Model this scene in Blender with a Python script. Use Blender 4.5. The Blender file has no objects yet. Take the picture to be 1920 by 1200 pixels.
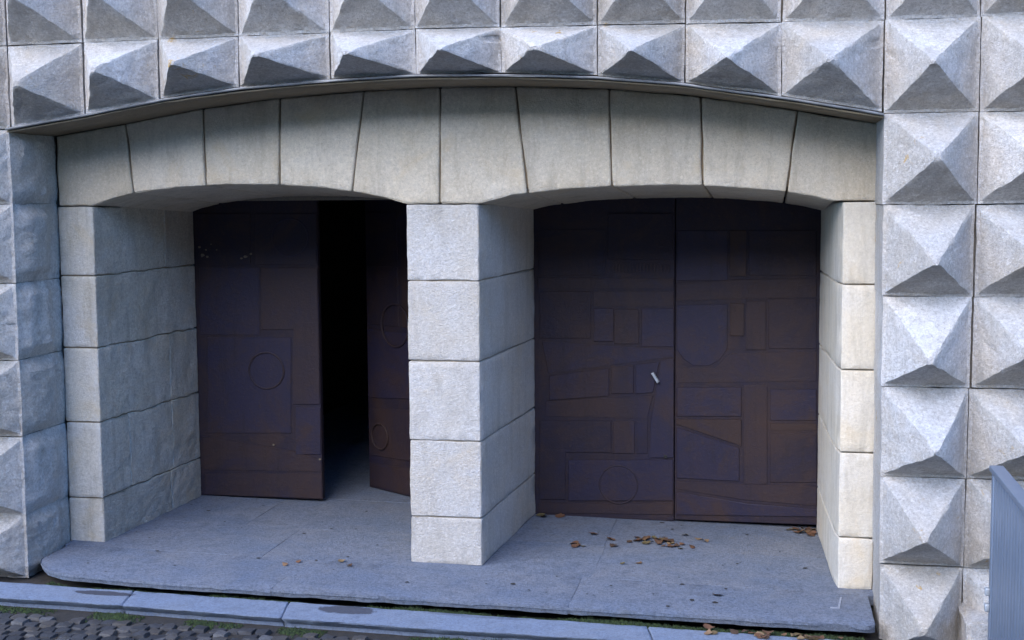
import bpy, bmesh, math, random
from mathutils import Vector, Matrix, noise

# ------------------------------------------------------------------ camera, world, sun, exposure
scene = bpy.context.scene
col = scene.collection
R = math.radians

cam_data = bpy.data.cameras.new('camera')
cam = bpy.data.objects.new('camera', cam_data)
col.objects.link(cam)
cam_data.sensor_width = 36.0
cam_data.lens = 46.875
cam_data.clip_start = 0.05
cam_data.clip_end = 2000.0
yaw, pitch, roll = 0.191155, 0.091563, -0.0073
fw = Vector((-math.sin(yaw) * math.cos(pitch), math.cos(yaw) * math.cos(pitch), -math.sin(pitch)))
rt = Vector((math.cos(yaw), math.sin(yaw), 0))
up = rt.cross(fw)
r2 = rt * math.cos(roll) + up * math.sin(roll)
u2 = -rt * math.sin(roll) + up * math.cos(roll)
m = Matrix((r2, u2, -fw)).transposed().to_4x4()
m.translation = Vector((0, -7.69962, 2.2))
cam.matrix_world = m
scene.camera = cam

SUN_EL, SUN_AZ = R(31), R(205)          # azimuth clockwise from +Y: front left of the facade
world = bpy.data.worlds.new('World')
scene.world = world
world.use_nodes = True
nt = world.node_tree
bg = nt.nodes['Background']
sky = nt.nodes.new('ShaderNodeTexSky')
sky.sky_type = 'NISHITA'
sky.sun_disc = False
sky.sun_elevation = SUN_EL
sky.sun_rotation = SUN_AZ
sky.dust_density = 0.0
sky.ozone_density = 10.0
nt.links.new(sky.outputs[0], bg.inputs[0])
bg.inputs[1].default_value = 0.15

sun_data = bpy.data.lights.new('sun', 'SUN')
sun_data.energy = 1.55
sun_data.angle = R(65)
sun_data.color = (1.0, 0.90, 0.76)
sun = bpy.data.objects.new('sun', sun_data)
col.objects.link(sun)
sdir = Vector((math.sin(SUN_AZ) * math.cos(SUN_EL), math.cos(SUN_AZ) * math.cos(SUN_EL), math.sin(SUN_EL)))
sun.rotation_euler = sdir.to_track_quat('Z', 'Y').to_euler()
sun.location = (-8, -8, 12)

vs = scene.view_settings
vs.view_transform = 'Standard'
vs.look = 'None'
vs.gamma = 1.0
vs.use_curve_mapping = False
vs.exposure = 2.4

# ------------------------------------------------------------------ helpers
rng = random.Random(11)

def tag(o, label=None, cat=None, group=None, kind=None):
    if label: o['label'] = label
    if cat: o['category'] = cat
    if group: o['group'] = group
    if kind: o['kind'] = kind
    return o

def empty(name, loc, label, cat, group=None):
    o = bpy.data.objects.new(name, None)
    o.empty_display_size = 0.2
    col.objects.link(o)
    o.location = loc
    return tag(o, label, cat, group)

def mesh_obj(name, verts, faces, mat, parent=None, smooth=32):
    me = bpy.data.meshes.new(name)
    me.from_pydata([tuple(v) for v in verts], [], faces)
    me.validate()
    bm = bmesh.new()
    bm.from_mesh(me)
    bmesh.ops.remove_doubles(bm, verts=bm.verts, dist=1e-5)
    bmesh.ops.recalc_face_normals(bm, faces=bm.faces)
    bm.to_mesh(me)
    bm.free()
    if smooth:
        me.polygons.foreach_set('use_smooth', [True] * len(me.polygons))
        me.set_sharp_from_angle(angle=R(smooth))
    me.materials.append(mat)
    o = bpy.data.objects.new(name, me)
    col.objects.link(o)
    if parent is not None:
        o.parent = parent
        o.matrix_parent_inverse = Matrix.Translation(-wloc(parent))
    return o

def wloc(p):                    # meshes are modelled in world coordinates, only the top-level empties are moved
    return p.location.copy() if p.parent is None else Vector((0, 0, 0))

def link_mesh(name, me, parent, loc, rot=(0, 0, 0), scale=(1, 1, 1)):
    o = bpy.data.objects.new(name, me)
    col.objects.link(o)
    o.location = loc
    o.rotation_euler = rot
    o.scale = scale
    if parent is not None:
        o.parent = parent
        o.matrix_parent_inverse = Matrix.Translation(-wloc(parent))
    return o

def nz(p, s, seed=0.0):
    return noise.noise_vector(Vector((p[0] * s + seed, p[1] * s - seed * 1.7, p[2] * s + seed * 0.6)))

def rough(p, amp, seed):
    """rough hewn stone surface: coarse + medium + fine"""
    d = nz(p, 4.0, seed) * amp + nz(p, 11.0, seed + 5) * amp * 0.7 + nz(p, 34.0, seed + 9) * amp * 0.6
    return Vector(p) + d

def params(n, eps):
    if n < 2:
        return [0.0, 1.0]
    e = min(eps, 0.3 / n)
    return [0.0, e] + [i / n for i in range(1, n)] + [1 - e, 1.0]

def solid(name, F, size, mat, parent, n=(8, 4, 8), amp=0.004, edge=0.006, seed=None, Vp=None, smooth=40):
    """closed six-sided stone from a map F(u,v,w) -> world point, worn edges and rough faces.
    u along x, v along y (depth), w along z"""
    if seed is None:
        seed = rng.uniform(0, 90)
    U = params(n[0], edge * 1.6 / max(size[0], .02))
    V = Vp or params(n[1], edge * 1.6 / max(size[1], .02))
    Wp = params(n[2], edge * 1.6 / max(size[2], .02))
    cache = {}
    verts, faces = [], []
    ctr = Vector(F(.5, .5, .5))
    eu = edge / size[0]; ev = edge / size[1]; ew = edge / size[2]
    def vid(i, j, k):
        key = (i, j, k)
        if key in cache:
            return cache[key]
        u, v, w = U[i], V[j], Wp[k]
        ex = (u in (0.0, 1.0)) + (v in (0.0, 1.0)) + (w in (0.0, 1.0))
        uu, vv, ww = u, v, w
        if ex >= 2:
            q = Vector(F(u, v, w))
            k_ = 0.55 + 0.9 * abs(noise.noise(q * 9 + Vector((seed, 0, 0)))) + (1.6 if noise.noise(q * 5 + Vector((0, seed, 3))) > 0.42 else 0)
            if u in (0.0, 1.0): uu = u + (eu * k_ if u == 0 else -eu * k_)
            if v in (0.0, 1.0): vv = v + (ev * k_ if v == 0 else -ev * k_)
            if w in (0.0, 1.0): ww = w + (ew * k_ if w == 0 else -ew * k_)
        p = rough(F(uu, vv, ww), amp, seed)
        cache[key] = len(verts)
        verts.append(p)
        return cache[key]
    nu, nv, nw = len(U) - 1, len(V) - 1, len(Wp) - 1
    for i in range(nu):
        for k in range(nw):
            for j in (0, nv):
                faces.append((vid(i, j, k), vid(i + 1, j, k), vid(i + 1, j, k + 1), vid(i, j, k + 1)))
    for j in range(nv):
        for k in range(nw):
            for i in (0, nu):
                faces.append((vid(i, j, k), vid(i, j + 1, k), vid(i, j + 1, k + 1), vid(i, j, k + 1)))
    for i in range(nu):
        for j in range(nv):
            for k in (0, nw):
                faces.append((vid(i, j, k), vid(i + 1, j, k), vid(i + 1, j + 1, k), vid(i, j + 1, k)))
    return mesh_obj(name, verts, faces, mat, parent, smooth)

def boxF(x0, x1, y0, y1, z0, z1):
    return lambda u, v, w: (x0 + (x1 - x0) * u, y0 + (y1 - y0) * v, z0 + (z1 - z0) * w)

def box(name, x0, x1, y0, y1, z0, z1, mat, parent=None):
    v = [(x, y, z) for x in (x0, x1) for y in (y0, y1) for z in (z0, z1)]
    f = [(0, 1, 3, 2), (4, 6, 7, 5), (0, 4, 5, 1), (2, 3, 7, 6), (0, 2, 6, 4), (1, 5, 7, 3)]
    return mesh_obj(name, v, f, mat, parent, smooth=0)

def bevel_box(name, x0, x1, y0, y1, z0, z1, mat, parent=None, b=0.003):
    bm = bmesh.new()
    r = bmesh.ops.create_cube(bm, size=1)
    bmesh.ops.scale(bm, verts=bm.verts, vec=(x1 - x0, y1 - y0, z1 - z0))
    bmesh.ops.translate(bm, verts=bm.verts, vec=((x0 + x1) / 2, (y0 + y1) / 2, (z0 + z1) / 2))
    bmesh.ops.bevel(bm, geom=list(bm.edges), offset=b, segments=2, profile=.5, affect='EDGES')
    bm.verts.ensure_lookup_table()
    verts = [v.co.copy() for v in bm.verts]
    faces = [[v.index for v in f.verts] for f in bm.faces]
    bm.free()
    return mesh_obj(name, verts, faces, mat, parent, smooth=50)

def interp(xs, ys, x):
    if x <= xs[0]: return ys[0] + (ys[1] - ys[0]) / (xs[1] - xs[0]) * (x - xs[0])
    for i in range(len(xs) - 1):
        if x <= xs[i + 1]:
            t = (x - xs[i]) / (xs[i + 1] - xs[i])
            return ys[i] + t * (ys[i + 1] - ys[i])
    return ys[-1] + (ys[-1] - ys[-2]) / (xs[-1] - xs[-2]) * (x - xs[-1])

def zt(x):                      # the platform falls slightly towards +x
    return -0.012 - 0.0165 * (x + 1.685)

# ------------------------------------------------------------------ materials
def new_mat(name):
    mt = bpy.data.materials.new(name)
    mt.use_nodes = True
    n = mt.node_tree
    return mt, n, n.nodes['Principled BSDF']

def N(n, typ, **kw):
    nd = n.nodes.new(typ)
    for k, v in kw.items():
        setattr(nd, k, v)
    return nd

def ramp(n, src, stops):
    r = N(n, 'ShaderNodeValToRGB')
    el = r.color_ramp.elements
    while len(el) < len(stops):
        el.new(0.5)
    for e, (p, c) in zip(el, stops):
        e.position = p
        e.color = (*c, 1) if len(c) == 3 else c
    n.links.new(src, r.inputs[0])
    return r.outputs[0]

def mixc(n, fac, a, b, mode='MIX'):
    mx = N(n, 'ShaderNodeMix', data_type='RGBA', blend_type=mode)
    for sock, val in ((mx.inputs[0], fac), (mx.inputs[6], a), (mx.inputs[7], b)):
        if hasattr(val, 'links'):
            n.links.new(val, sock)
        elif isinstance(val, (int, float)):
            sock.default_value = val
        else:
            sock.default_value = (*val, 1)
    return mx.outputs[2]

def noise_tex(n, vec, scale, detail=4, rough_=0.6, dist=0.0):
    t = N(n, 'ShaderNodeTexNoise')
    t.inputs['Scale'].default_value = scale
    t.inputs['Detail'].default_value = detail
    t.inputs['Roughness'].default_value = rough_
    t.inputs['Distortion'].default_value = dist
    n.links.new(vec, t.inputs['Vector'])
    return t.outputs['Fac']

def g(v):
    return (v, v, v)

def stone_mat(name, base, warm, dark, speck=0.5, bump=0.35, blot=0.5, rnd=0.12, lichen=None, rgh=0.9, fine=140, streak=0.0):
    mt, n, b = new_mat(name)
    geo = N(n, 'ShaderNodeNewGeometry')
    pos = geo.outputs['Position']
    oi = N(n, 'ShaderNodeObjectInfo')
    add = N(n, 'ShaderNodeVectorMath', operation='MULTIPLY_ADD')
    n.links.new(oi.outputs['Random'], add.inputs[0])
    add.inputs[1].default_value = (37, 21, 53)
    n.links.new(pos, add.inputs[2])
    vec = add.outputs[0]
    big = noise_tex(n, vec, 2.2, 3, .6, .4)
    midn = noise_tex(n, vec, 14, 4, .65)
    fin = noise_tex(n, vec, 58, 4, .75)
    grn = noise_tex(n, vec, 130, 3, .8)
    c = mixc(n, ramp(n, big, [(.35, g(0)), (.68, g(1))]), base, warm)
    # per stone tone
    pr = N(n, 'ShaderNodeMapRange')
    pr.inputs['To Min'].default_value = 1 - rnd
    pr.inputs['To Max'].default_value = 1 + rnd
    n.links.new(oi.outputs['Random'], pr.inputs['Value'])
    cmb = N(n, 'ShaderNodeCombineColor')
    for k in range(3): n.links.new(pr.outputs[0], cmb.inputs[k])
    c = mixc(n, 1.0, c, cmb.outputs[0], 'MULTIPLY')
    # blotches and granite speckle
    c = mixc(n, ramp(n, midn, [(.5, g(0)), (.78, g(blot))]), c, dark)
    c = mixc(n, ramp(n, fin, [(.50, g(0)), (.66, g(speck))]), c, dark)
    c = mixc(n, ramp(n, grn, [(.54, g(0)), (.65, g(speck * .8))]), c, tuple(x * .55 for x in dark))
    c = mixc(n, ramp(n, fin, [(.30, g(speck)), (.46, g(0))]), c, tuple(min(.85, x * 1.4) for x in base))
    if streak:
        mp = N(n, 'ShaderNodeMapping')
        mp.inputs['Scale'].default_value = (9, 9, 1.6)
        n.links.new(pos, mp.inputs['Vector'])
        sn = noise_tex(n, mp.outputs[0], 1.0, 5, .7, .3)
        c = mixc(n, ramp(n, sn, [(.50, g(0)), (.72, g(streak))]), c, tuple(x * .5 for x in warm))
        wn = noise_tex(n, pos, 3.1, 4, .65, .8)
        c = mixc(n, ramp(n, wn, [(.55, g(0)), (.75, g(streak * .8))]), c, (warm[0] * 1.05, warm[1] * .92, warm[2] * .72))
    if lichen:
        ln = noise_tex(n, pos, 9, 5, .7, .6)
        l2 = noise_tex(n, pos, 1.3, 2, .5)
        f1 = ramp(n, ln, [(.63, g(0)), (.70, g(1))])
        f2 = ramp(n, l2, [(.52, g(0)), (.6, g(1))])
        mm = N(n, 'ShaderNodeMath', operation='MULTIPLY')
        n.links.new(f1, mm.inputs[0]); n.links.new(f2, mm.inputs[1])
        c = mixc(n, mm.outputs[0], c, lichen)
    n.links.new(c, b.inputs['Base Color'])
    b.inputs['Roughness'].default_value = rgh
    b.inputs['Specular IOR Level'].default_value = 0.25
    # relief
    h1 = noise_tex(n, vec, 48, 5, .85)
    h2 = noise_tex(n, vec, fine, 3, .7)
    ad = N(n, 'ShaderNodeMath', operation='MULTIPLY_ADD')
    n.links.new(h2, ad.inputs[0]); ad.inputs[1].default_value = 0.35
    n.links.new(h1, ad.inputs[2])
    bp = N(n, 'ShaderNodeBump')
    bp.inputs['Strength'].default_value = bump
    bp.inputs['Distance'].default_value = 0.028
    n.links.new(ad.outputs[0], bp.inputs['Height'])
    n.links.new(bp.outputs[0], b.inputs['Normal'])
    return mt

GRANITE = stone_mat('granite_pyramid', (.585, .575, .565), (.56, .515, .455), (.32, .30, .275), speck=.58, bump=.8, blot=.5, rnd=.13, lichen=(.50, .33, .12), streak=.35)
RETURN = stone_mat('granite_quarry_faced', (.66, .63, .595), (.60, .54, .465), (.34, .31, .28), speck=.55, bump=.95, blot=.6, rnd=.08, streak=.4)
LINTEL = stone_mat('cream_limestone', (.61, .54, .43), (.56, .475, .345), (.40, .355, .285), speck=.42, bump=.6, blot=.45, rnd=.07, streak=.5)
PILLAR = stone_mat('pale_pillar_stone', (.58, .56, .535), (.57, .52, .45), (.40, .375, .345), speck=.5, bump=.8, blot=.45, rnd=.05, streak=.4)
JAMB = stone_mat('pale_jamb_stone', (.54, .515, .47), (.53, .47, .36), (.35, .32, .275), speck=.4, bump=.6, blot=.45, rnd=.07, streak=.6)
MORTAR = stone_mat('brown_mortar', (.24, .19, .13), (.28, .21, .13), (.11, .09, .07), speck=.3, bump=.5, rnd=0)
JAMB_LIT = stone_mat('warm_lit_jamb_stone', (.58, .54, .47), (.57, .51, .405), (.41, .37, .31), speck=.3, bump=.45, blot=.4, rnd=.05, streak=.5)  # jamb stone with the warm light from the left put into its colour
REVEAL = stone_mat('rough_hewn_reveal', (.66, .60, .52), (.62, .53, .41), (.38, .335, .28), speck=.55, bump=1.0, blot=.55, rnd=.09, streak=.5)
MORTAR2 = stone_mat('pale_mortar', (.36, .32, .26), (.34, .28, .20), (.16, .14, .12), speck=.3, bump=.5, rnd=0)
CORE = stone_mat('wall_core_mortar', (.24, .22, .19), (.26, .22, .17), (.12, .11, .10), speck=.3, bump=.5, rnd=0)
SLAB = stone_mat('blue_grey_granite_slab', (.135, .165, .225), (.185, .20, .235), (.065, .08, .11), speck=.75, bump=.5, blot=.6, rnd=.02, rgh=.78, streak=.3)
SOFFIT = stone_mat('soffit_mortar', (.24, .20, .14), (.20, .16, .10), (.13, .11, .08), speck=.3, bump=.3, rnd=0)
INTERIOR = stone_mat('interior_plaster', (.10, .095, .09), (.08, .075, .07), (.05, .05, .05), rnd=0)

def kerb_material():
    mt = stone_mat('kerb_granite', (.165, .205, .28), (.175, .205, .26), (.085, .105, .15), speck=.5, bump=.3, blot=.5, rnd=.03, rgh=.8, streak=.3)
    n = mt.node_tree
    b = n.nodes['Principled BSDF']
    src = b.inputs['Base Color'].links[0].from_socket
    pos = N(n, 'ShaderNodeNewGeometry').outputs['Position']
    sx = N(n, 'ShaderNodeSeparateXYZ')
    n.links.new(pos, sx.inputs[0])
    wob = noise_tex(n, pos, 22, 4, .7)
    c = src
    for (x, y, rx, ry, st) in ((-3.72, -.835, .20, .04, .92), (-2.27, -.83, .17, .07, .85), (-1.55, -.78, .3, .03, .3), (-.27, -.70, .05, .012, .5)):
        def half(sock, c0, r0):
            a = N(n, 'ShaderNodeMath', operation='MULTIPLY_ADD')
            n.links.new(sock, a.inputs[0]); a.inputs[1].default_value = 1 / r0; a.inputs[2].default_value = -c0 / r0
            p = N(n, 'ShaderNodeMath', operation='MULTIPLY')
            n.links.new(a.outputs[0], p.inputs[0]); n.links.new(a.outputs[0], p.inputs[1])
            return p.outputs[0]
        s1 = N(n, 'ShaderNodeMath', operation='ADD')
        n.links.new(half(sx.outputs[0], x, rx), s1.inputs[0]); n.links.new(half(sx.outputs[1], y, ry), s1.inputs[1])
        s2 = N(n, 'ShaderNodeMath', operation='MULTIPLY_ADD')
        n.links.new(wob, s2.inputs[0]); s2.inputs[1].default_value = 1.8; n.links.new(s1.outputs[0], s2.inputs[2])
        f = ramp(n, s2.outputs[0], [(.0, g(st)), (.85, g(st)), (1.0, g(0))])
        sc = N(n, 'ShaderNodeMath', operation='MULTIPLY'); 
        c = mixc(n, f, c, (.045, .045, .055))
        # ramp input runs 0..1, so squeeze the distance
        q = s2
        q2 = N(n, 'ShaderNodeMath', operation='MULTIPLY'); q2.inputs[1].default_value = .5
        n.links.new(q.outputs[0], q2.inputs[0])
        rnode = f.node
        n.links.new(q2.outputs[0], rnode.inputs[0])
    n.links.new(c, b.inputs['Base Color'])
    return mt
KERB = kerb_material()

def cobble_material():
    mt, n, b = new_mat('dark_sett')
    oi = N(n, 'ShaderNodeObjectInfo')
    pos = N(n, 'ShaderNodeNewGeometry').outputs['Position']
    nn = noise_tex(n, pos, 60, 4, .7)
    c0 = ramp(n, oi.outputs['Random'], [(0, (.022, .023, .027)), (.5, (.040, .041, .046)), (.85, (.058, .052, .047)), (1, (.10, .10, .105))])
    n.links.new(mixc(n, ramp(n, nn, [(.45, g(0)), (.7, g(.6))]), c0, (.02, .02, .022)), b.inputs['Base Color'])
    b.inputs['Roughness'].default_value = .6
    bp = N(n, 'ShaderNodeBump'); bp.inputs['Strength'].default_value = .4; bp.inputs['Distance'].default_value = .01
    n.links.new(nn, bp.inputs['Height']); n.links.new(bp.outputs[0], b.inputs['Normal'])
    return mt
COBBLE = cobble_material()

def simple_noise_mat(name, a, b_, scale, rgh=.8, metal=0.0, bump=.2, spec=.5, dist=0.0, lo=.38, hi=.66):
    mt, n, b = new_mat(name)
    pos = N(n, 'ShaderNodeNewGeometry').outputs['Position']
    nn = noise_tex(n, pos, scale, 5, .68, dist)
    n.links.new(ramp(n, nn, [(lo, a), (hi, b_)]), b.inputs['Base Color'])
    b.inputs['Roughness'].default_value = rgh
    b.inputs['Metallic'].default_value = metal
    b.inputs['Specular IOR Level'].default_value = spec
    bp = N(n, 'ShaderNodeBump'); bp.inputs['Strength'].default_value = bump; bp.inputs['Distance'].default_value = .01
    n.links.new(noise_tex(n, pos, scale * 5, 4, .7), bp.inputs['Height']); n.links.new(bp.outputs[0], b.inputs['Normal'])
    return mt

SOIL = simple_noise_mat('dark_soil', (.014, .013, .012), (.034, .028, .022), 30, .95, bump=.5)
MOSS = simple_noise_mat('moss_green', (.009, .019, .005), (.045, .075, .012), 55, .95, lo=.42, hi=.72)
LEAD = simple_noise_mat('lead_flashing', (.12, .125, .13), (.20, .205, .215), 12, .5, .35)
RAILM = simple_noise_mat('grey_rail_paint', (.15, .188, .25), (.175, .212, .275), 8, .45, .25, bump=.04)
HANDLE = simple_noise_mat('pale_handle_metal', (.30, .33, .36), (.38, .41, .44), 30, .45, .3)
BLACK = simple_noise_mat('keyhole_black', (.008, .008, .008), (.012, .012, .012), 30, .7)

def steel(name, c1, c2, c3, rgh):
    mt, n, b = new_mat(name)
    pos = N(n, 'ShaderNodeNewGeometry').outputs['Position']
    oi = N(n, 'ShaderNodeObjectInfo')
    add = N(n, 'ShaderNodeVectorMath', operation='MULTIPLY_ADD')
    n.links.new(oi.outputs['Random'], add.inputs[0]); add.inputs[1].default_value = (17, 31, 23)
    n.links.new(pos, add.inputs[2])
    big = noise_tex(n, add.outputs[0], 5, 6, .72, .9)
    fin = noise_tex(n, add.outputs[0], 42, 5, .8)
    allover = noise_tex(n, pos, 2.3, 6, .7, 1.2)      # patina running across the plates
    mp = N(n, 'ShaderNodeMapping'); mp.inputs['Scale'].default_value = (16, 16, 1.3)
    n.links.new(pos, mp.inputs['Vector'])
    run = noise_tex(n, mp.outputs[0], 1.0, 5, .75, .2)
    c = ramp(n, big, [(.34, c1), (.54, c2), (.72, c3)])
    c = mixc(n, ramp(n, allover, [(.48, g(0)), (.66, g(.8))]), c, (.040, .023, .020))
    c = mixc(n, ramp(n, allover, [(.32, g(.6)), (.46, g(0))]), c, (.017, .015, .038))
    c = mixc(n, ramp(n, run, [(.56, g(0)), (.74, g(.55))]), c, (.014, .011, .013))
    c = mixc(n, ramp(n, fin, [(.54, g(0)), (.70, g(.6))]), c, (.055, .033, .027))
    n.links.new(c, b.inputs['Base Color'])
    b.inputs['Metallic'].default_value = .1
    b.inputs['Specular IOR Level'].default_value = .3
    rr = N(n, 'ShaderNodeMapRange'); rr.inputs['To Min'].default_value = rgh - .14; rr.inputs['To Max'].default_value = rgh + .18
    n.links.new(fin, rr.inputs['Value']); n.links.new(rr.outputs[0], b.inputs['Roughness'])
    bp = N(n, 'ShaderNodeBump'); bp.inputs['Strength'].default_value = .4; bp.inputs['Distance'].default_value = .008
    n.links.new(fin, bp.inputs['Height']); n.links.new(bp.outputs[0], b.inputs['Normal'])
    return mt
STEEL = {'p': steel('purple_steel', (.018, .016, .034), (.022, .018, .036), (.027, .019, .032), .5),
         'b': steel('brown_steel', (.024, .017, .025), (.029, .019, .024), (.034, .020, .022), .53),
         'd': steel('dark_steel', (.017, .013, .024), (.021, .015, .024), (.026, .016, .021), .54),
         'r': steel('rusty_steel', (.029, .019, .021), (.035, .021, .020), (.042, .024, .020), .56)}
PAINTSPECK = simple_noise_mat('pale_paint_speck', (.10, .08, .06), (.20, .16, .11), 60, .9)
CHALK = simple_noise_mat('white_paint_mark', (.18, .20, .25), (.28, .30, .34), 60, .9)

def leaf_material():
    mt, n, b = new_mat('dry_leaf')
    oi = N(n, 'ShaderNodeObjectInfo')
    n.links.new(ramp(n, oi.outputs['Random'], [(0, (.05, .028, .016)), (.25, (.13, .06, .03)), (.5, (.09, .075, .03)), (.75, (.20, .13, .07)), (.9, (.11, .05, .026)), (1, (.03, .02, .014))]), b.inputs['Base Color'])
    b.inputs['Roughness'].default_value = .75
    return mt
LEAF = leaf_material()

# ------------------------------------------------------------------ ground: street, kerb, platform, hallway
def ground_sheet():
    v, f = [], []
    xs = [-400, -60, -12, -8, -5, -2, 1, 4, 8, 14, 60, 400]
    ys = [-400, -60, -14, -8, -5, -3, -2, -1.0, -.4, 3, 12, 60, 400]
    for y in ys:
        for x in xs:
            xc = max(-14, min(14, x))
            v.append((x, y, zt(xc) - .117))
    nx = len(xs)
    for j in range(len(ys) - 1):
        for i in range(nx - 1):
            a = j * nx + i
            f.append((a, a + 1, a + nx + 1, a + nx))
    return mesh_obj('street', v, f, SOIL)
street = tag(ground_sheet(), 'dark cobbled street below the kerb', None, kind='structure')

# setts: rounded little blocks, shared meshes
def sett_mesh(k):
    r = random.Random(50 + k)
    bm = bmesh.new()
    bmesh.ops.create_cube(bm, size=1)
    bmesh.ops.subdivide_edges(bm, edges=list(bm.edges), cuts=2, use_grid_fill=True)
    for v in bm.verts:
        d = Vector(v.co)
        q = 1 - .04 * (abs(d.x) > .4) * (abs(d.y) > .4) - .07 * (d.z > .4) * ((abs(d.x) > .4) or (abs(d.y) > .4))
        v.co = Vector((d.x * q, d.y * q, d.z - .05 * (d.z > .4) * ((abs(d.x) > .4) + (abs(d.y) > .4))))
        v.co += Vector((r.uniform(-.07, .07), r.uniform(-.07, .07), r.uniform(-.06, .06)))
    me = bpy.data.meshes.new('cobble')
    bm.to_mesh(me)
    bm.free()
    me.polygons.foreach_set('use_smooth', [True] * len(me.polygons))
    me.set_sharp_from_angle(angle=R(38))
    me.materials.append(COBBLE)
    return me
setts = [sett_mesh(k) for k in range(6)]
def kerb_front(x):
    return interp([-6.5, -4.3, -3.5, -2.55, -1.87, -1.2, .6, 4], [-1.06, -1.045, -1.03, -1.05, -1.05, -1.03, -1.0, -.98], x)
spots = []
pitch_s = .088
row = 0
y = -1.0
while y > -5.2:
    x = -8.0 + (row % 2) * .05
    while x < 4.5:
        px, py = x + rng.uniform(-.012, .012), y + rng.uniform(-.012, .012) - .03 * math.sin(x * .9)
        if py < kerb_front(px) - .085 + .03 * noise.noise(Vector((px * 3, 0, 0))) and rng.random() > .06:
            spots.append((px, py))
        x += pitch_s
    y -= pitch_s * .94
    row += 1
def sett_rank(s):
    d = Vector((s[0], s[1], -.15)) - cam.location
    zc = d.dot(fw)
    a, b_ = d.dot(r2) / zc, d.dot(u2) / zc
    inside = abs(a) < .40 and b_ > -.252
    return (0 if inside else 1, abs(s[1] + 1.0) + .05 * abs(s[0] + 3.2))
spots.sort(key=sett_rank)
for i, (px, py) in enumerate(spots[:280]):
    s = pitch_s * .93
    link_mesh('cobble', setts[i % 6], street, (px, py, zt(px) - .1375 + rng.uniform(-.006, .008)), (rng.uniform(-.05, .05), rng.uniform(-.05, .05), rng.uniform(-.1, .1) + 1.5708 * (i % 4)), (s * rng.uniform(.86, 1), s * rng.uniform(.86, 1), .075))
v, f = [], []
for i, (px, py) in enumerate(spots[280:]):
    me = setts[i % 6]
    base = len(v)
    s = pitch_s * .93
    a = rng.uniform(-.1, .1)
    dz = rng.uniform(-.006, .008)
    for w in me.vertices:
        v.append((px + s * (w.co.x * math.cos(a) - w.co.y * math.sin(a)), py + s * (w.co.x * math.sin(a) + w.co.y * math.cos(a)), zt(px) - .1375 + dz + w.co.z * .075))
    for p in me.polygons:
        f.append([base + q for q in p.vertices])
tag(mesh_obj('cobbles', v, f, COBBLE, street, smooth=60), kind='stuff')

# kerb
kerb = tag(box('kerb', -8, 4.5, -1.0, -.70, -.35, -.22, SOIL), 'pale grey granite kerb below the platform step', None, kind='structure')
KX = [-7.4, -5.3, -3.57, -2.63, -.62, 1.1, 2.9, 4.2]
for a, b_ in zip(KX[:-1], KX[1:]):
    sk = rng.uniform(-.03, .03)
    def F(u, v, w, a=a, b_=b_):
        x = a + .0012 + (b_ - a - .0024) * u - .10 * (v - 1) * .6
        yb = -.757 + .006 * noise.noise(Vector((x * 8, 5, 5)))
        yf = kerb_front(x)
        yf += .055 * min(1, (1 - w) / .22) + .006 * noise.noise(Vector((x * 14, 0, 4))) + .004 * noise.noise(Vector((x * 37, 0, 4)))
        return (x, yf + (yb - yf) * v, zt(x) - .26 + .205 * w)
    solid('kerb_stone', F, (b_ - a, .33, .2), KERB, kerb, n=(48, 8, 5), amp=.0028, edge=.0045)

# platform slabs
plat = tag(box('platform', -4.2, .52, -.5, 1.5, -.30, -.16, SOIL), 'raised grey granite platform in front of the doors', None, kind='structure')
EX = [-4.335, -4.29, -4.20, -4.10, -3.99, -3.405, -2.614, -1.936, -.957, -.1, .26, .45, .51, .55, .56]
EY = [-.44, -.52, -.62, -.68, -.712, -.742, -.728, -.713, -.690, -.675, -.672, -.668, -.664, -.655, -.64]
def pslab(x0, x1, yf, yb, lift=0, wear=.0006, n=(14, 8, 2), amp=.0012):
    front = yf is None
    sd = rng.uniform(0, 50)
    def F(u, v, w):
        x = x0 + .0003 + (x1 - x0 - .0006) * u
        y0, dz = yf, 0
        if front:
            y0 = interp(EX, EY, x) + .006 * noise.noise(Vector((x * 5, 2, 0))) + .004 * noise.noise(Vector((x * 17, 2, 0))) + .012 * (1 - w)
            chip = max(0, noise.noise(Vector((x * 11, 9, sd)))) ** 2 * .35
            if v < .004 and w > .99: dz = -.016 - .05 * chip
            elif v < .05 and w > .99: dz = -.005 - .02 * chip
        return (x, y0 + (yb - .0003 - y0) * v, zt(x) + lift + dz - (.042 + .006 * noise.noise(Vector((x * 9, 1, sd))) if front else .06) * (1 - w))
    return solid('slab', F, (x1 - x0, .5, .075), SLAB, plat, n=n, amp=amp, edge=wear, smooth=14 if not front else 24, Vp=[0, .018, .045, .1, .25, .5, .75, 1.0] if front else None)
for a, b_ in ((-4.33, -2.75), (-2.75, -1.06), (-1.06, .565)):
    pslab(a, b_, None, -.10, n=(44, 6, 2), amp=.0020)
for a, b_ in ((-4.37, -3.05), (-3.05, -1.01), (-1.01, .60)):
    pslab(a, b_, -.10, .62, lift=rng.uniform(-.0005, .0005), n=(8, 5, 1))
for a, b_ in ((-4.37, -3.45), (-3.45, -2.0), (-2.0, -1.02), (-1.02, .60)):
    pslab(a, b_, .62, 1.48, lift=rng.uniform(-.0005, .0005), n=(8, 5, 1))
# thin pale L-shaped paint mark on the platform
mk = [(.408, -.19), (.417, -.19), (.396, -.395), (.345, -.40), (.344, -.388), (.384, -.383)]
v = [(x, y, zt(x) + .005) for x, y in mk] + [(x, y, zt(x) + .001) for x, y in mk]
mesh_obj('paint_mark', v, [(0, 1, 2, 3, 4, 5)] + [(i, (i + 1) % 6, 6 + (i + 1) % 6, 6 + i) for i in range(6)], CHALK, plat, smooth=0)

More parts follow.
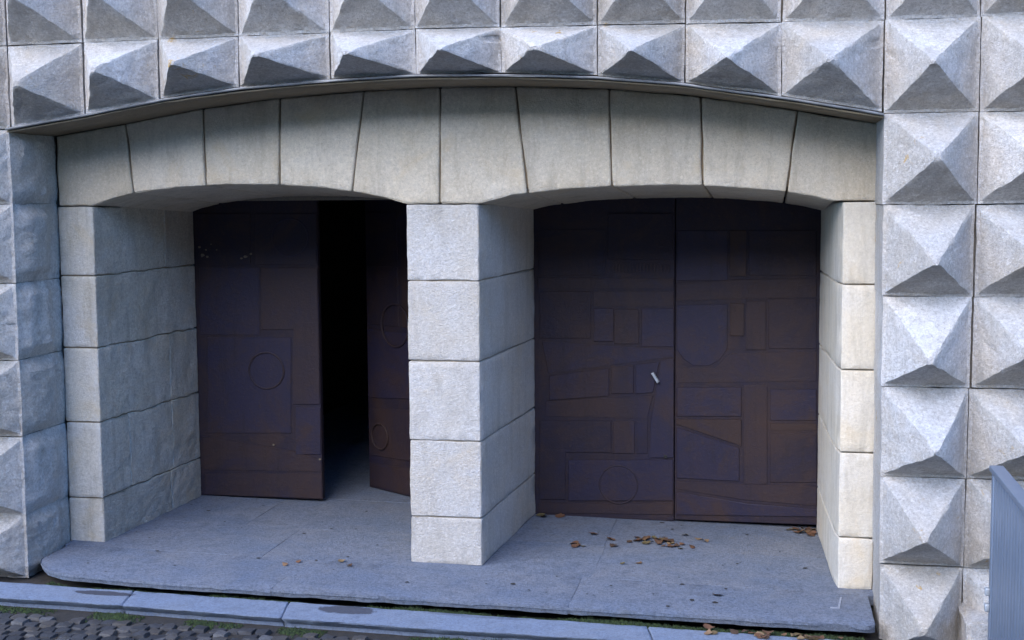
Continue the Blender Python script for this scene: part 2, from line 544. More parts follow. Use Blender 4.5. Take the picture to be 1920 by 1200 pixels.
# gum and grime flecks trodden into the platform
v, f = [], []
r = random.Random(77)
for _ in range(80):
    x, y = r.uniform(-4.1, .4), r.uniform(-.62, 1.3)
    if -2.2 < x < -1.55 and y > -.03: continue
    rad = r.choice((.004, .006, .008, .013)) * r.uniform(.7, 1.3)
    b0 = len(v)
    for q in range(7):
        a = q * .8976
        v.append((x + rad * r.uniform(.6, 1.3) * math.cos(a), y + rad * r.uniform(.6, 1.3) * math.sin(a), zt(x) + .0042))
    f.append(tuple(range(b0, b0 + 7)))
tag(mesh_obj('grime_flecks', v, f, SOIL, plat, smooth=0), kind='stuff')

# hallway behind the doors
hall = tag(box('hallway', -5.2, 1.4, 1.50, 6.5, -.30, -.16, SOIL), 'dark hallway behind the open door leaf', None, kind='structure')
for j, (ya, yb) in enumerate(((1.49, 2.4), (2.4, 3.6), (3.6, 4.8), (4.8, 6.4))):
    for i in range(5):
        xa = -4.9 + i * 1.2 + (j % 2) * .5
        def pz(u, v, w, xa=xa, ya=ya, yb=yb):
            x = xa + .001 + 1.198 * u
            return (x, ya + .001 + (yb - ya - .002) * v, zt(x) - .06 + .0585 * w)
        solid('floor_slab', pz, (1.2, yb - ya, .08), SLAB, hall, n=(3, 3, 1), amp=.001, edge=.001, smooth=14)
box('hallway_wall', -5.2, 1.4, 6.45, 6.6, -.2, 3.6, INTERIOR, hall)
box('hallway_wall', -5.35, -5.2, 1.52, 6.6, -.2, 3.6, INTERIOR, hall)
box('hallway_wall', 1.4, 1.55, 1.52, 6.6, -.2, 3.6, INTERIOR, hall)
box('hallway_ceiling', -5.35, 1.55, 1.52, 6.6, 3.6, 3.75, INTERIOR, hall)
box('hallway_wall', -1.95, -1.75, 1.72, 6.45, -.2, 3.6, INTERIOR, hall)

# unseen building added across the street to block the low sky and darken undersides
blocker_house = empty('blocker_house', (0, -18, zt(0) - .128), 'unseen plastered building added across the street to block low sky, with shuttered windows', 'blocker_house')
PLASTER = simple_noise_mat('ochre_plaster', (.24, .21, .17), (.30, .26, .20), 3, .95)
SHUTTER = simple_noise_mat('brown_shutter', (.06, .04, .03), (.08, .055, .04), 20, .8)
ROOF = simple_noise_mat('clay_tile_roof', (.22, .10, .06), (.28, .14, .08), 9, .9)
box('wall', -22, 26, -24, -17, -.6, 7.2, PLASTER, blocker_house)
mesh_obj('roof', [(-22.3, -24.3, 7.2), (26.3, -24.3, 7.2), (26.3, -16.6, 7.2), (-22.3, -16.6, 7.2), (-22.3, -20.5, 8.6), (26.3, -20.5, 8.6)], [(0, 1, 5, 4), (2, 3, 4, 5), (0, 4, 3), (1, 2, 5), (0, 3, 2, 1)], ROOF, blocker_house, smooth=0)
for i in range(9):
    for zz in (1.0, 4.0):
        box('window', -19.5 + i * 5.1, -18.4 + i * 5.1, -17.02, -16.94, zz, zz + 1.6, SHUTTER, blocker_house)

# ------------------------------------------------------------------ wall of pyramid stones
WY = -.5
SX = [-4.384, -3.905, -3.438, -2.951, -2.414, -1.922, -1.443, -.917, -.448, .052, .565]
SZ = [2.619, 2.688, 2.764, 2.819, 2.852, 2.866, 2.860, 2.833, 2.786, 2.706, 2.612]
def strip_z(x):
    return interp(SX, SZ, x)
wall = empty('diamond_point_wall', (-1.9, -.4, -.15), 'granite wall of rows of pyramid-pointed stones around and above the twin doorway', 'wall')
# core behind the stones (in four pieces round the portal), up to the roof
def core(n_, *a):
    return box(n_, *a, CORE, wall)
core('wall_core', -9.0, -4.42, -.455, 1.50, -.25, 3.55)
core('wall_core', .615, 7.0, -.455, 1.50, -.25, 3.55)
core('wall_core', -4.42, .615, -.455, 1.50, 2.895, 3.55)
core('upper_wall', -9.0, 7.0, -.48, 1.50, 3.60, 9.0)

def pyramid_stone(x0, x1, zb0, zb1, zt0, zt1, apex, h, depth=.46, N_=30, amp=.0064, blunt=.05, mat=None, retn=0):
    """block with a four-sided point on its face. zb*: bottom at x0, x1; zt*: top"""
    q_ = lambda: rng.choice((.0008, .0015, .003, .0045))
    x0 += q_() * 1.4; x1 -= q_() * 1.4
    q2, q3 = q_(), q_()
    zb0 += q2; zb1 += q2; zt0 -= q3; zt1 -= q3
    seed = rng.uniform(0, 99)
    ax, az = apex
    A = Vector((ax, WY - h, az))
    def border(s, t):
        u, w = (s + 1) / 2, (t + 1) / 2
        x = x0 + (x1 - x0) * u
        zl = zb0 + (zb1 - zb0) * u
        zh = zt0 + (zt1 - zt0) * u
        return Vector((x, WY, zl + (zh - zl) * w))
    verts, faces = [], []
    idx = {}
    ps = [(-1 + 2 * i / N_) for i in range(N_ + 1)]
    mg = .955
    ctr = border(0, 0)
    bl = rng.uniform(.4, 2.2) * blunt
    boff = Vector((rng.uniform(-.015, .015), 0, rng.uniform(-.015, .015)))
    chips = [(rng.uniform(-1, 1), rng.uniform(-1, 1), rng.uniform(.08, .2), rng.uniform(.006, .02)) for _ in range(rng.choice((0, 1, 2, 3)))]
    for i, s in enumerate(ps):
        for k, t in enumerate(ps):
            r = max(abs(s), abs(t))
            if r < 1e-6:
                P = A + Vector((0, bl * h * 1.0, 0)) + boff
            else:
                Bp = border(s / r, t / r)
                if r > mg:
                    q = ctr + (Bp - ctr) * mg
                    P = q + (Bp - q) * ((r - mg) / (1 - mg))
                else:
                    q = ctr + (Bp - ctr) * mg
                    P = A + (q - A) * (r / mg)
                    if r < bl:
                        P = A + (q - A) * (bl / mg) * (r / bl)
                        P.y = (A + (q - A) * (bl / mg)).y - .002 * (1 - r / bl)
                # worn ridges
                dg = 1 - abs(abs(s) - abs(t)) / r
                if dg > .96 and .05 < r < .98:
                    P.y += .003 + .010 * max(0, noise.noise(P * 13 + Vector((seed, 0, 0))))
            for (cs, ct, cr, cd) in chips:
                q_d = math.hypot(s - cs, t - ct)
                if q_d < cr and r < .97: P.y += cd * min(1, (cr - q_d) / cr * 2.5)
            a = amp * (1.0 if r < .97 else .5)
            P = rough(P, a, seed)
            if retn == 1 and i == N_: pass
            idx[i, k] = len(verts)
            verts.append(P)
    for i in range(N_):
        for k in range(N_):
            a, b_, c_, d_ = idx[i, k], idx[i + 1, k], idx[i + 1, k + 1], idx[i, k + 1]
            sm, tm = ps[i] + 1 / N_, ps[k] + 1 / N_
            if sm * tm > 0:
                faces += [(a, b_, c_), (a, c_, d_)]
            else:
                faces += [(a, b_, d_), (b_, c_, d_)]
    # sides
    nd = 16 if retn else 2
    ring = [(i, 0) for i in range(N_)] + [(N_, k) for k in range(N_)] + [(i, N_) for i in range(N_, 0, -1)] + [(0, k) for k in range(N_, 0, -1)]
    prev = [idx[q] for q in ring]
    rb = rng.uniform(.7, 1.3)
    for j in range(1, nd + 1):
        cur = []
        for q in ring:
            p0 = verts[idx[q]]
            p = Vector((p0.x, WY + depth * j / nd, p0.z))
            if retn:
                t = j / nd
                right = q[0] == N_
                if right:
                    # quarry-faced cheek: bulges out, chipped back at its beds, with a tooled draft near the jamb
                    m_ = min(q[1], N_ - q[1]) / (N_ / 2)
                    edgew = min(1, m_ * 3.2)
                    body = min(1, t * 5) * (1 if t < .66 else max(0, 1 - (t - .66) / .10))
                    br = noise.noise(Vector((p.y * 7, p.z * 5, seed))) + .6 * noise.noise(Vector((p.y * 17, p.z * 14, seed + 4))) + .35 * noise.noise(Vector((p.y * 38, p.z * 33, seed + 7)))
                    p.x += body * (.030 * rb * edgew + .016 * br * (.3 + .7 * edgew)) - .012 * (1 - edgew) - .004
                    p += nz(p, 36, seed) * .004
                else:
                    p = rough(p, .008, seed + 3)
            cur.append(len(verts))
            verts.append(p)
        mm_ = len(ring)
        for a in range(mm_):
            faces.append((prev[a], prev[(a + 1) % mm_], cur[(a + 1) % mm_], cur[a]))
        prev = cur
    faces.append(prev[::-1])
    return mesh_obj('pyramid_stone', verts, faces, mat or GRANITE, wall, smooth=26)

AP1 = [(-4.146, 2.856), (-3.677, 2.918), (-3.212, 2.94), (-2.722, 2.97), (-2.225, 2.973), (-1.703, 2.978), (-1.202, 2.969), (-.703, 2.942), (-.22, 2.897), (.284, 2.876)]
TOPZ = 3.108
def topz(x):      # bed joint above the drip strip, very slightly uneven
    return interp([-5, -4.39, -1.9, .57, 2], [3.10, 3.105, 3.125, 3.095, 3.09], x)
for i in range(10):
    pyramid_stone(SX[i], SX[i + 1], SZ[i] + .012, SZ[i + 1] + .012, topz(SX[i]), topz(SX[i + 1]), AP1[i], .355 + rng.uniform(-.012, .012), depth=.45)
# row above
XR0 = [-5.36, -4.872] + SX[:-1] + [.572, 1.040, 1.515, 1.99]
for i in range(len(XR0) - 1):
    a, b_ = XR0[i], XR0[i + 1]
    pyramid_stone(a, b_, topz(a), topz(b_), 3.59, 3.59, ((a + b_) / 2 + rng.uniform(-.012, .012), 3.345 + rng.uniform(-.012, .012)), .36, depth=.30)
# columns beside the portal
ZR = [3.097, 2.618, 2.149, 1.672, 1.196, .717, .243, -.235]
APR = [(.775, 2.853), (.807, 2.386), (.81, 1.867), (.79, 1.369), (.833, .907), (.786, .457), (.793, -.015)]
XC = [.572, 1.040, 1.515, 1.99]
XL0 = [.569, .572, .570, .575, .580, .585, .590, .592]
X11 = [1.040, 1.042, 1.042, 1.036, 1.030, 1.022, 1.020, 1.02]
for j in range(7):
    pyramid_stone((XL0[j] + XL0[j + 1]) / 2, (X11[j] + X11[j + 1]) / 2, ZR[j + 1], ZR[j + 1], ZR[j], ZR[j], APR[j], .36, depth=.54)
    for c_ in (1, 2):
        xa = (X11[j] + X11[j + 1]) / 2 if c_ == 1 else XC[2]
        pyramid_stone(xa, XC[c_ + 1], ZR[j + 1], ZR[j + 1], ZR[j], ZR[j], ((xa + XC[c_ + 1]) / 2 + rng.uniform(-.02, .02), (ZR[j] + ZR[j + 1]) / 2 - .02 + rng.uniform(-.015, .015)), .36, depth=.54)
ZL = [3.103, 2.622, 2.182, 1.712, 1.252, .790, .311, -.075]
for j in range(7):
    hh = .36 if j < 6 else .30
    pyramid_stone(-4.872, -4.386, ZL[j + 1], ZL[j + 1], ZL[j], ZL[j], (-4.63 + rng.uniform(-.015, .015), (ZL[j] + ZL[j + 1]) / 2 - .01), hh, depth=.52, retn=1, amp=.008, mat=RETURN)
    pyramid_stone(-5.36, -4.872, ZL[j + 1], ZL[j + 1], ZL[j], ZL[j], (-5.115, (ZL[j] + ZL[j + 1]) / 2), hh, depth=.5)
# low footing stone where the wall meets the ground next to the railing
solid('footing_stone', boxF(1.00, 1.9, -.80, -.46, -.30, .045), (.9, .34, .35), RETURN, wall, n=(12, 6, 6), amp=.016, edge=.02)

# drip strip: lead lip over a mortar soffit
def curve_slab(name, y0, y1, zo0, zo1, mat, x0=-4.40, x1=.572, n_=60, amp=.003):
    def F(u, v, w):
        x = x0 + (x1 - x0) * u
        return (x, y0 + (y1 - y0) * v, strip_z(x) + zo0 + (zo1 - zo0) * w)
    return solid(name, F, (5, abs(y1 - y0), abs(zo1 - zo0)), mat, wall, n=(n_, 2, 1), amp=amp, edge=.002, smooth=60)
curve_slab('lead_flashing', -.535, -.43, -.004, .009, LEAD)
curve_slab('soffit', -.515, .02, -.016, -.006, SOFFIT)

# ------------------------------------------------------------------ portal
portal = empty('stone_portal', (-1.9, .6, 0), 'cream stone portal with two low arches resting on a shared central pillar', 'doorway')
def arch(x):
    """front lower edge of the lintel"""
    if -4.150 < x < -2.125:
        return interp([-4.150, -4.02, -3.872, -3.588, -3.274, -2.965, -2.661, -2.394, -2.25, -2.125], [2.168, 2.212, 2.245, 2.280, 2.293, 2.290, 2.272, 2.235, 2.205, 2.168], x)
    if -1.688 < x < .388:
        return interp([-1.688, -1.485, -1.2, -.889, -.583, -.281, .047, .22, .388], [2.168, 2.215, 2.247, 2.262, 2.266, 2.257, 2.229, 2.200, 2.160], x)
    return 2.166
def spl(x, y):
    """the openings narrow slightly towards the doors"""
    return x
JT = [-4.384, -3.910, -3.399, -2.905, -2.377, -1.910, -1.461, -.913, -.389, .145, .600]
JB = [-4.384, -3.872, -3.393, -2.918, -2.461, -1.922, -1.389, -.898, -.377, .091, .600]
lintel = solid('lintel', lambda u, v, w: (-4.34 + 4.92 * u, .022 + 1.30 * v, arch(-4.34 + 4.92 * u) + .03 - .05 * v + (strip_z(-4.34 + 4.92 * u) - .02 - arch(-4.34 + 4.92 * u) - .03 + .05 * v) * w), (4.9, 1.3, .5), MORTAR, portal, n=(90, 2, 2), amp=.002, edge=.002)
for i in range(10):
    gp = .0050
    breaks = [-4.150, -2.125, -1.688, .388]
    def F(u, v, w, i=i):
        xt = JT[i] + gp + (JT[i + 1] - JT[i] - 2 * gp) * u
        xb = JB[i] + gp + (JB[i + 1] - JB[i] - 2 * gp) * u
        zb = arch(xb) - .072 * v * (1 if arch(xb) > 2.167 else .2)
        if arch(xb) <= 2.1661: zb = arch(xb) + .003
        ztp = strip_z(xt) - .019
        x = xb + (xt - xb) * w + .0018 * math.sin(w * 9 + i * 2.1) * (1 if .02 < u < .98 or True else 0)
        return (x, 1.34 * v, zb + (ztp - zb) * w)
    solid('voussoir', F, (.49, 1.34, .5), LINTEL, lintel, n=(22, 5, 10), amp=.0026, edge=.0042)

def course_blocks(parent, name, zs, F_of, splits, sz, mat, n, amp, edge=.006):
    for k in range(len(zs) - 1):
        ys = [0] + splits.get(k, []) + [1.355]
        for a, b_ in zip(ys[:-1], ys[1:]):
            z1, z0 = zs[k] - .004, zs[k + 1] + .004
            def F(u, v, w, a=a, b_=b_, z0=z0, z1=z1):
                y_ = (a + .004 * (a > 0)) + (b_ - a - .004 * (a > 0) - .004 * (b_ < 1.3)) * v
                return F_of(u, y_, z0 + (z1 - z0) * w)
            solid(name, F, (sz, b_ - a, z1 - z0), mat, parent, n=n(a, b_), amp=amp, edge=edge)

# jamb on the return side
def leftF(u, y_, z):
    x1 = -4.150 + .058 * y_ / 1.36
    k = min(1, max(0, (y_ - .012) * 14)) * (1 if y_ < 1.3 else 0)
    if u > .9:
        x1 += k * (.005 * noise.noise(Vector((y_ * 6, z * 6, 1.3))) + .005 * noise.noise(Vector((y_ * 19, z * 19, 4.1))) + .006 * noise.noise(Vector((y_ * 41, z * 41, 2.2))))
    zz = z + k * (.014 * noise.noise(Vector((y_ * 5.5, z * .9, 3.3))) + .007 * noise.noise(Vector((y_ * 15, z * 2.0, 5.1))))
    return (-4.384 + (x1 + 4.384) * u, y_, zz)
lj = solid('jamb', lambda u, v, w: (-4.375 + (.212 + .055 * v) * u, .014 + 1.3 * v, -.05 + 2.2 * w), (.18, 1.3, 2.2), MORTAR, portal, n=(2, 2, 2), amp=.001, edge=.002)
course_blocks(lj, 'stone_block', [2.164, 1.730, 1.274, .800, .312, zt(-4.2) - .01], leftF, {0: [.917], 2: [.935], 3: [.358, .95], 4: [.91]}, .2, JAMB,
              lambda a, b_: (5, max(8, int((b_ - a) * 34)), 18), .0026, .0032)
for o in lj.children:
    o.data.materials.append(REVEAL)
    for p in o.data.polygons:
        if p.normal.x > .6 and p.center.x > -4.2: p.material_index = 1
# central pillar
def pilF(u, y_, z):
    xl = -2.125 - .03 * y_ / 1.36
    xr = -1.687 + .092 * y_ / 1.36
    return (xl + (xr - xl) * u, y_, z)
pl_ = solid('pillar', lambda u, v, w: (-2.112 + (.413 + .088 * v) * u, .012 + 1.3 * v, -.05 + 2.2 * w), (.4, 1.3, 2.2), MORTAR2, portal, n=(2, 2, 2), amp=.001, edge=.002)
course_blocks(pl_, 'stone_block', [2.164, 1.710, 1.228, .745, .278, zt(-1.9) - .008], pilF, {}, .44, PILLAR, lambda a, b_: (12, 12, 12), .0040, .003)
# jamb next to the pyramid column
def rightF(u, y_, z):
    xl = .392 - .062 * y_ / 1.36
    if y_ < .03: xl += .014 * (1 - y_ / .03)
    return (xl + (.596 - xl) * u, y_, z)
rj = solid('jamb', lambda u, v, w: (.41 + .17 * u, .02 + 1.3 * v, -.05 + 2.2 * w), (.17, 1.3, 2.2), MORTAR2, portal, n=(2, 2, 2), amp=.001, edge=.002)
course_blocks(rj, 'stone_block', [2.164, 1.700, 1.217, .744, .250, zt(.45) - .006], rightF, {}, .19, JAMB_LIT, lambda a, b_: (5, 10, 10), .0026, .003)
# masonry above the inside of the openings and behind the frame
core('inner_lintel', -4.42, .615, 1.345, 1.50, 2.19, 2.90)

# ------------------------------------------------------------------ steel doors
def prism(name, poly, y0, y1, mat, parent, b=.004, M=None):
    """plate: polygon in x,z, extruded from y1 (back) to y0 (face) with a small bevel"""
    n_ = len(poly)
    cx = sum(p[0] for p in poly) / n_; cz = sum(p[1] for p in poly) / n_
    v = [(p[0], y1, p[1]) for p in poly] + [(p[0], y0 + b, p[1]) for p in poly]
    for p in poly:
        d = Vector((cx - p[0], cz - p[1])); L = max(d.length, .01); d = d / L * b * 1.4
        v.append((p[0] + d.x, y0, p[1] + d.y))
    f = [tuple(range(2 * n_, 3 * n_))] + [tuple(range(n_))]
    for i in range(n_):
        j = (i + 1) % n_
        f.append((i, j, n_ + j, n_ + i)); f.append((n_ + i, n_ + j, 2 * n_ + j, 2 * n_ + i))
    if M is not None: v = [M @ Vector(q) for q in v]
    return mesh_obj(name, v, f, mat, parent, smooth=0)
def ring(name, cx, cz, r0, r1, y0, y1, mat, parent, M=None, seg=40):
    v, f = [], []
    for i in range(seg):
        a = 2 * math.pi * i / seg
        for r_, yy in ((r0, y1), (r0, y0 + .002), (r0 + .002, y0), (r1 - .002, y0), (r1, y0 + .002), (r1, y1)):
            v.append((cx + r_ * math.cos(a), yy, cz + r_ * math.sin(a)))
    for i in range(seg):
        j = (i + 1) % seg
        for k in range(5):
            f.append((i * 6 + k, j * 6 + k, j * 6 + k + 1, i * 6 + k + 1))
    if M is not None: v = [M @ Vector(q) for q in v]
    return mesh_obj(name, v, f, mat, parent, smooth=50)

DY = 1.36      # face of the closed leaves
def leaf_panel(parent, x0, x1, z0, ztop, M=None):
    """the leaf itself, top cut to the arch"""
    n_ = 12
    pts = [(x0 + (x1 - x0) * i / n_, ztop(x0 + (x1 - x0) * i / n_)) for i in range(n_ + 1)]
    poly = [(x0, z0)] + [(x1, z0)] + pts[::-1]
    return prism('door_panel', poly, DY, DY + .05, STEEL['d'], parent, .003, M)
def top_l(x): return 2.30
def top_r(x): return 2.29
def plates(parent, data, x0, x1, M=None):
    for i, (k, poly) in enumerate(data):
        th = .003 + .0016 * ((i * 7) % 4) + .00011 * i
        poly = [(min(max(p[0], x0 + .004), x1 - .004), max(p[1], zt(p[0]) + .012)) for p in poly]
        prism('plate', poly, DY - th, DY + .001, STEEL[k], parent, .0025, M)
DL = [('p',[[-4.059,1.71],[-3.601,1.711],[-3.614,1.225],[-4.074,1.22]]),('b',[[-3.585,1.711],[-3.155,1.712],[-3.165,1.269],[-3.596,1.264]]),('p',[[-3.341,1.467],[-3.156,1.468],[-3.159,1.338],[-3.344,1.336]]),('p',[[-4.008,1.205],[-3.371,1.213],[-3.387,.514],[-4.029,.497]]),('p',[[-3.774,1.177],[-3.372,1.182],[-3.383,.717],[-3.787,.708]]),('b',[[-3.348,1.321],[-3.152,1.323],[-3.164,.73],[-3.362,.725]]),('p',[[-3.346,.702],[-3.157,.706],[-3.164,.364],[-3.354,.358]]),('b',[[-4.072,.472],[-3.366,.382],[-3.161,.317],[-3.163,.239],[-4.075,.226]]),('b',[[-4.064,.194],[-3.159,.224],[-3.163,.043],[-4.069,.01]]),('d',[[-4.072,2.103],[-3.656,2.101],[-3.665,1.734],[-4.083,1.733]]),('d',[[-3.615,2.101],[-3.159,2.099],[-3.167,1.735],[-3.625,1.734]])]
DR1 = [('d',[[-1.562,1.981],[-1.101,1.98],[-1.101,1.667],[-1.563,1.665]]),('d',[[-1.082,2.088],[-.642,2.086],[-.641,1.777],[-1.083,1.776]]),('b',[[-1.571,1.643],[-.637,1.647],[-.636,1.582],[-1.571,1.577]]),('d',[[-1.557,1.555],[-1.2,1.557],[-1.201,1.233],[-1.558,1.228]]),('b',[[-1.186,1.557],[-.636,1.56],[-.636,1.459],[-1.186,1.454]]),('p',[[-1.179,1.439],[-1.046,1.441],[-1.046,1.213],[-1.179,1.211]]),('b',[[-1.039,1.433],[-.871,1.435],[-.871,1.197],[-1.039,1.195]]),('p',[[-.853,1.442],[-.636,1.444],[-.635,1.182],[-.852,1.179]]),('p',[[-1.543,1.206],[-.635,1.16],[-.635,1.116],[-1.5,.984]]),('p',[[-1.492,.969],[-1.076,1.028],[-1.076,.836],[-1.493,.797]]),('b',[[-1.061,1.043],[-.907,1.046],[-.907,.854],[-1.061,.851]]),('p',[[-.892,1.053],[-.732,1.078],[-.775,.864],[-.892,.854]]),('b',[[-1.516,.789],[-.775,.842],[-.811,.686],[-1.524,.684]]),('p',[[-.718,1.086],[-.635,1.102],[-.632,.417],[-.796,.412],[-.789,.664]]),('d',[[-1.561,.653],[-1.061,.665],[-1.061,.441],[-1.563,.427]]),('b',[[-1.047,.658],[-.899,.662],[-.899,.439],[-1.047,.434]]),('d',[[-.885,.662],[-.811,.664],[-.811,.441],[-.884,.439]]),('p',[[-1.36,.38],[-.636,.402],[-.634,.119],[-1.361,.093]]),('d',[[-1.563,.449],[-1.382,.455],[-1.383,.1],[-1.565,.093]]),('b',[[-1.572,.066],[-.634,.101],[-.634,.022],[-1.573,-.014]])]
DR2 = [('p',[[-.616,1.971],[-.279,1.971],[-.276,1.634],[-.615,1.633]]),('r',[[-.261,1.97],[-.156,1.97],[-.153,1.663],[-.259,1.663]]),('d',[[-.138,1.97],[.303,1.969],[.307,1.672],[-.135,1.671]]),('b',[[-.618,1.611],[-.22,1.642],[.307,1.651],[.309,1.53],[-.618,1.495]]),('p',[[-.614,1.466],[-.275,1.476],[-.273,1.173],[-.322,1.099],[-.393,1.054],[-.501,1.053],[-.573,1.103],[-.613,1.168]]),('r',[[-.257,1.483],[-.165,1.484],[-.164,1.261],[-.256,1.26]]),('b',[[-.151,1.499],[-.021,1.5],[-.018,1.169],[-.149,1.167]]),('d',[[-.004,1.514],[.309,1.516],[.314,1.181],[-.001,1.177]]),('b',[[-.616,1.036],[-.357,1.041],[-.251,1.144],[.314,1.16],[.317,.966],[-.616,.934]]),('p',[[-.612,.904],[-.178,.913],[-.177,.716],[-.611,.706]]),('b',[[-.161,.928],[-.009,.931],[-.002,.253],[-.155,.248]]),('p',[[.013,.902],[.317,.908],[.32,.699],[.015,.692]]),('r',[[.015,.67],[.32,.678],[.321,.634],[.016,.626]]),('r',[[-.615,.684],[-.177,.694],[-.175,.511],[-.615,.654]]),('p',[[-.611,.632],[-.189,.496],[-.187,.269],[-.61,.277]]),('d',[[.016,.604],[.321,.613],[.326,.278],[.019,.268]]),('b',[[-.613,.254],[.326,.249],[.328,.118],[-.136,.138],[-.613,.202]]),('p',[[-.613,.18],[-.136,.115],[.328,.096],[.329,.045],[-.612,.023]])]
d1 = empty('steel_door', (-3.61, DY, zt(-3.6)), 'closed dark steel door leaf with two ring reliefs and paint specks beside the open gap', 'door', 'patinated steel door leaves')
leaf_panel(d1, -4.098, -3.158, zt(-4.1) + .006, top_l)
plates(d1, DL, -4.098, -3.158)
ring('ring', -3.358, 1.929, .128, .140, DY - .012, DY - .003, STEEL['p'], d1)
ring('ring', -3.563, .968, .126, .138, DY - .013, DY - .004, STEEL['b'], d1)
for (x, z, s) in [(-4.05, 1.86, .014), (-4.03, 1.80, .018), (-3.99, 1.79, .012), (-3.70, 1.79, .016), (-3.66, 1.81, .012), (-3.96, 1.88, .008), (-3.92, 1.84, .007), (-3.52, .425, .012), (-3.17, .33, .01), (-4.0, 1.84, .009), (-3.73, 1.78, .011)]:
    pts = [(x + s * rng.uniform(.6, 1.1) * math.cos(a * 1.05), z + s * .8 * rng.uniform(.6, 1.1) * math.sin(a * 1.05)) for a in range(6)]
    prism('paint_speck', pts, DY - .0115, DY - .006, PAINTSPECK, d1, .0005)
# ajar leaf: turned about its hinge behind the pillar
ANG = R(35)
HX, HY = -2.16, 1.40
M2 = Matrix.Translation((HX, HY, 0)) @ Matrix.Rotation(-ANG, 4, 'Z') @ Matrix.Translation((-HX, -HY, 0))
d2 = empty('steel_door', (-2.16, 1.40, zt(-2.2)), 'rusty steel door leaf swung inward behind the central pillar', 'door', 'patinated steel door leaves')
leaf_panel(d2, HX - .97, HX, .012, lambda x: 2.26, M2)
DO = [('b', [[-3.12, .03], [-2.18, .03], [-2.18, .24], [-3.12, .20]]), ('p', [[-3.12, .70], [-2.62, .74], [-2.62, 1.22], [-3.12, 1.22]]), ('b', [[-3.12, .26], [-2.60, .28], [-2.60, .66], [-3.12, .62]]),
      ('d', [[-3.12, 1.26], [-2.75, 1.26], [-2.75, 1.70], [-3.12, 1.70]]), ('r', [[-2.71, 1.26], [-2.2, 1.26], [-2.2, 1.9], [-2.71, 1.9]]), ('r', [[-2.56, .28], [-2.2, .28], [-2.2, 1.1], [-2.56, 1.1]]), ('d', [[-3.12, 1.74], [-2.75, 1.74], [-2.75, 2.1], [-3.12, 2.1]])]
plates(d2, DO, HX - .97, HX, M2)
ring('ring', -2.78, 1.27, .15, .164, DY - .022, DY - .008, STEEL['b'], d2, M2)
ring('ring', -2.98, .42, .09, .102, DY - .022, DY - .008, STEEL['r'], d2, M2)
# closed pair
d3 = empty('steel_door', (-1.1, DY, zt(-1.1)), 'closed dark steel door leaf with pale handle and keyhole beside the central pillar', 'door', 'patinated steel door leaves')
leaf_panel(d3, -1.598, -.629, zt(-.63) + .004, top_r)
plates(d3, DR1, -1.598, -.629)
ring('ring', -1.01, .218, .128, .138, DY - .013, DY - .004, STEEL['d'], d3)
n3 = 17
for i in range(n3):       # worn relief lettering too corroded to read: a run of short raised strokes
    x = -1.055 + .405 * i / n3
    hgt = rng.uniform(.04, .072)
    prism('relief_stroke', [(x, 1.69), (x + .011, 1.69), (x + .011 + rng.uniform(-.006, .006), 1.69 + hgt), (x, 1.69 + hgt)], DY - .008, DY + .001, STEEL['b'], d3, .001)
prism('handle', [(-.785, 1.000), (-.768, 1.008), (-.728, .945), (-.742, .932)], DY - .045, DY - .008, HANDLE, d3, .006)
ring('keyhole', -.687, .423, .001, .014, DY - .014, DY - .006, BLACK, d3, seg=14)
d4 = empty('steel_door', (-.15, DY, zt(-.15)), 'closed dark steel door leaf with crossing brown bands', 'door', 'patinated steel door leaves')
leaf_panel(d4, -.623, .338, zt(.34) + .03, top_r)
plates(d4, DR2, -.623, .338)

# ------------------------------------------------------------------ railing
rail = empty('metal_railing', (1.09, -.95, zt(1.1) - .128), 'grey painted metal railing panel standing out from the pyramid wall', 'railing')
gz = zt(1.1) - .125
bevel_box('end_post', 1.078, 1.128, -1.00, -.945, gz, .848, RAILM, rail, .004)
bevel_box('top_rail', 1.066, 1.132, -4.2, -.940, .851, .879, RAILM, rail, .004)
bevel_box('bottom_rail', 1.078, 1.118, -4.2, -1.003, gz + .08, gz + .12, RAILM, rail, .004)
for i in range(44):
    ya = -1.008 - i * .072
    bevel_box('slat', 1.082, 1.104, ya - .0717, ya, gz + .123, .848, RAILM, rail, .0005)
for zz in (.155, .235):
    bevel_box('bolt', 1.056, 1.079, -.99, -.955, zz, zz + .04, HANDLE, rail, .006)

# ------------------------------------------------------------------ moss and fallen leaves
def moss_run(name, label, pts_fn, count, h, seed):
    r = random.Random(seed)
    v, f = [], []
    for _ in range(count):
        x, y, z, k = pts_fn(r)
        if k < .12: continue
        hh = h * k * r.uniform(.5, 1.2)
        # a cushion: low dome of six triangles
        rad = hh * r.uniform(.8, 1.5)
        base = len(v)
        v.append((x + r.uniform(-.3, .3) * rad, y + r.uniform(-.3, .3) * rad, z + hh))
        for q in range(6):
            a = q * 1.0472 + r.uniform(-.3, .3)
            v.append((x + rad * math.cos(a), y + rad * math.sin(a), z - .003))
        for q in range(6):
            f.append((base, base + 1 + q, base + 1 + (q + 1) % 6))
        for q in range(2):   # blades
            bx, by = x + r.uniform(-rad, rad), y + r.uniform(-rad, rad)
            b0 = len(v)
            a = r.uniform(0, 6.28)
            w_ = .0022
            hb = hh * r.uniform(1.1, 1.9)
            v += [(bx - w_ * math.cos(a), by - w_ * math.sin(a), z), (bx + w_ * math.cos(a), by + w_ * math.sin(a), z), (bx + r.uniform(-.008, .008), by + r.uniform(-.012, .004), z + hb)]
            f.append((b0, b0 + 1, b0 + 2))
    o = mesh_obj(name, v, f, MOSS, None, smooth=60)
    return tag(o, label, 'moss', kind='stuff')
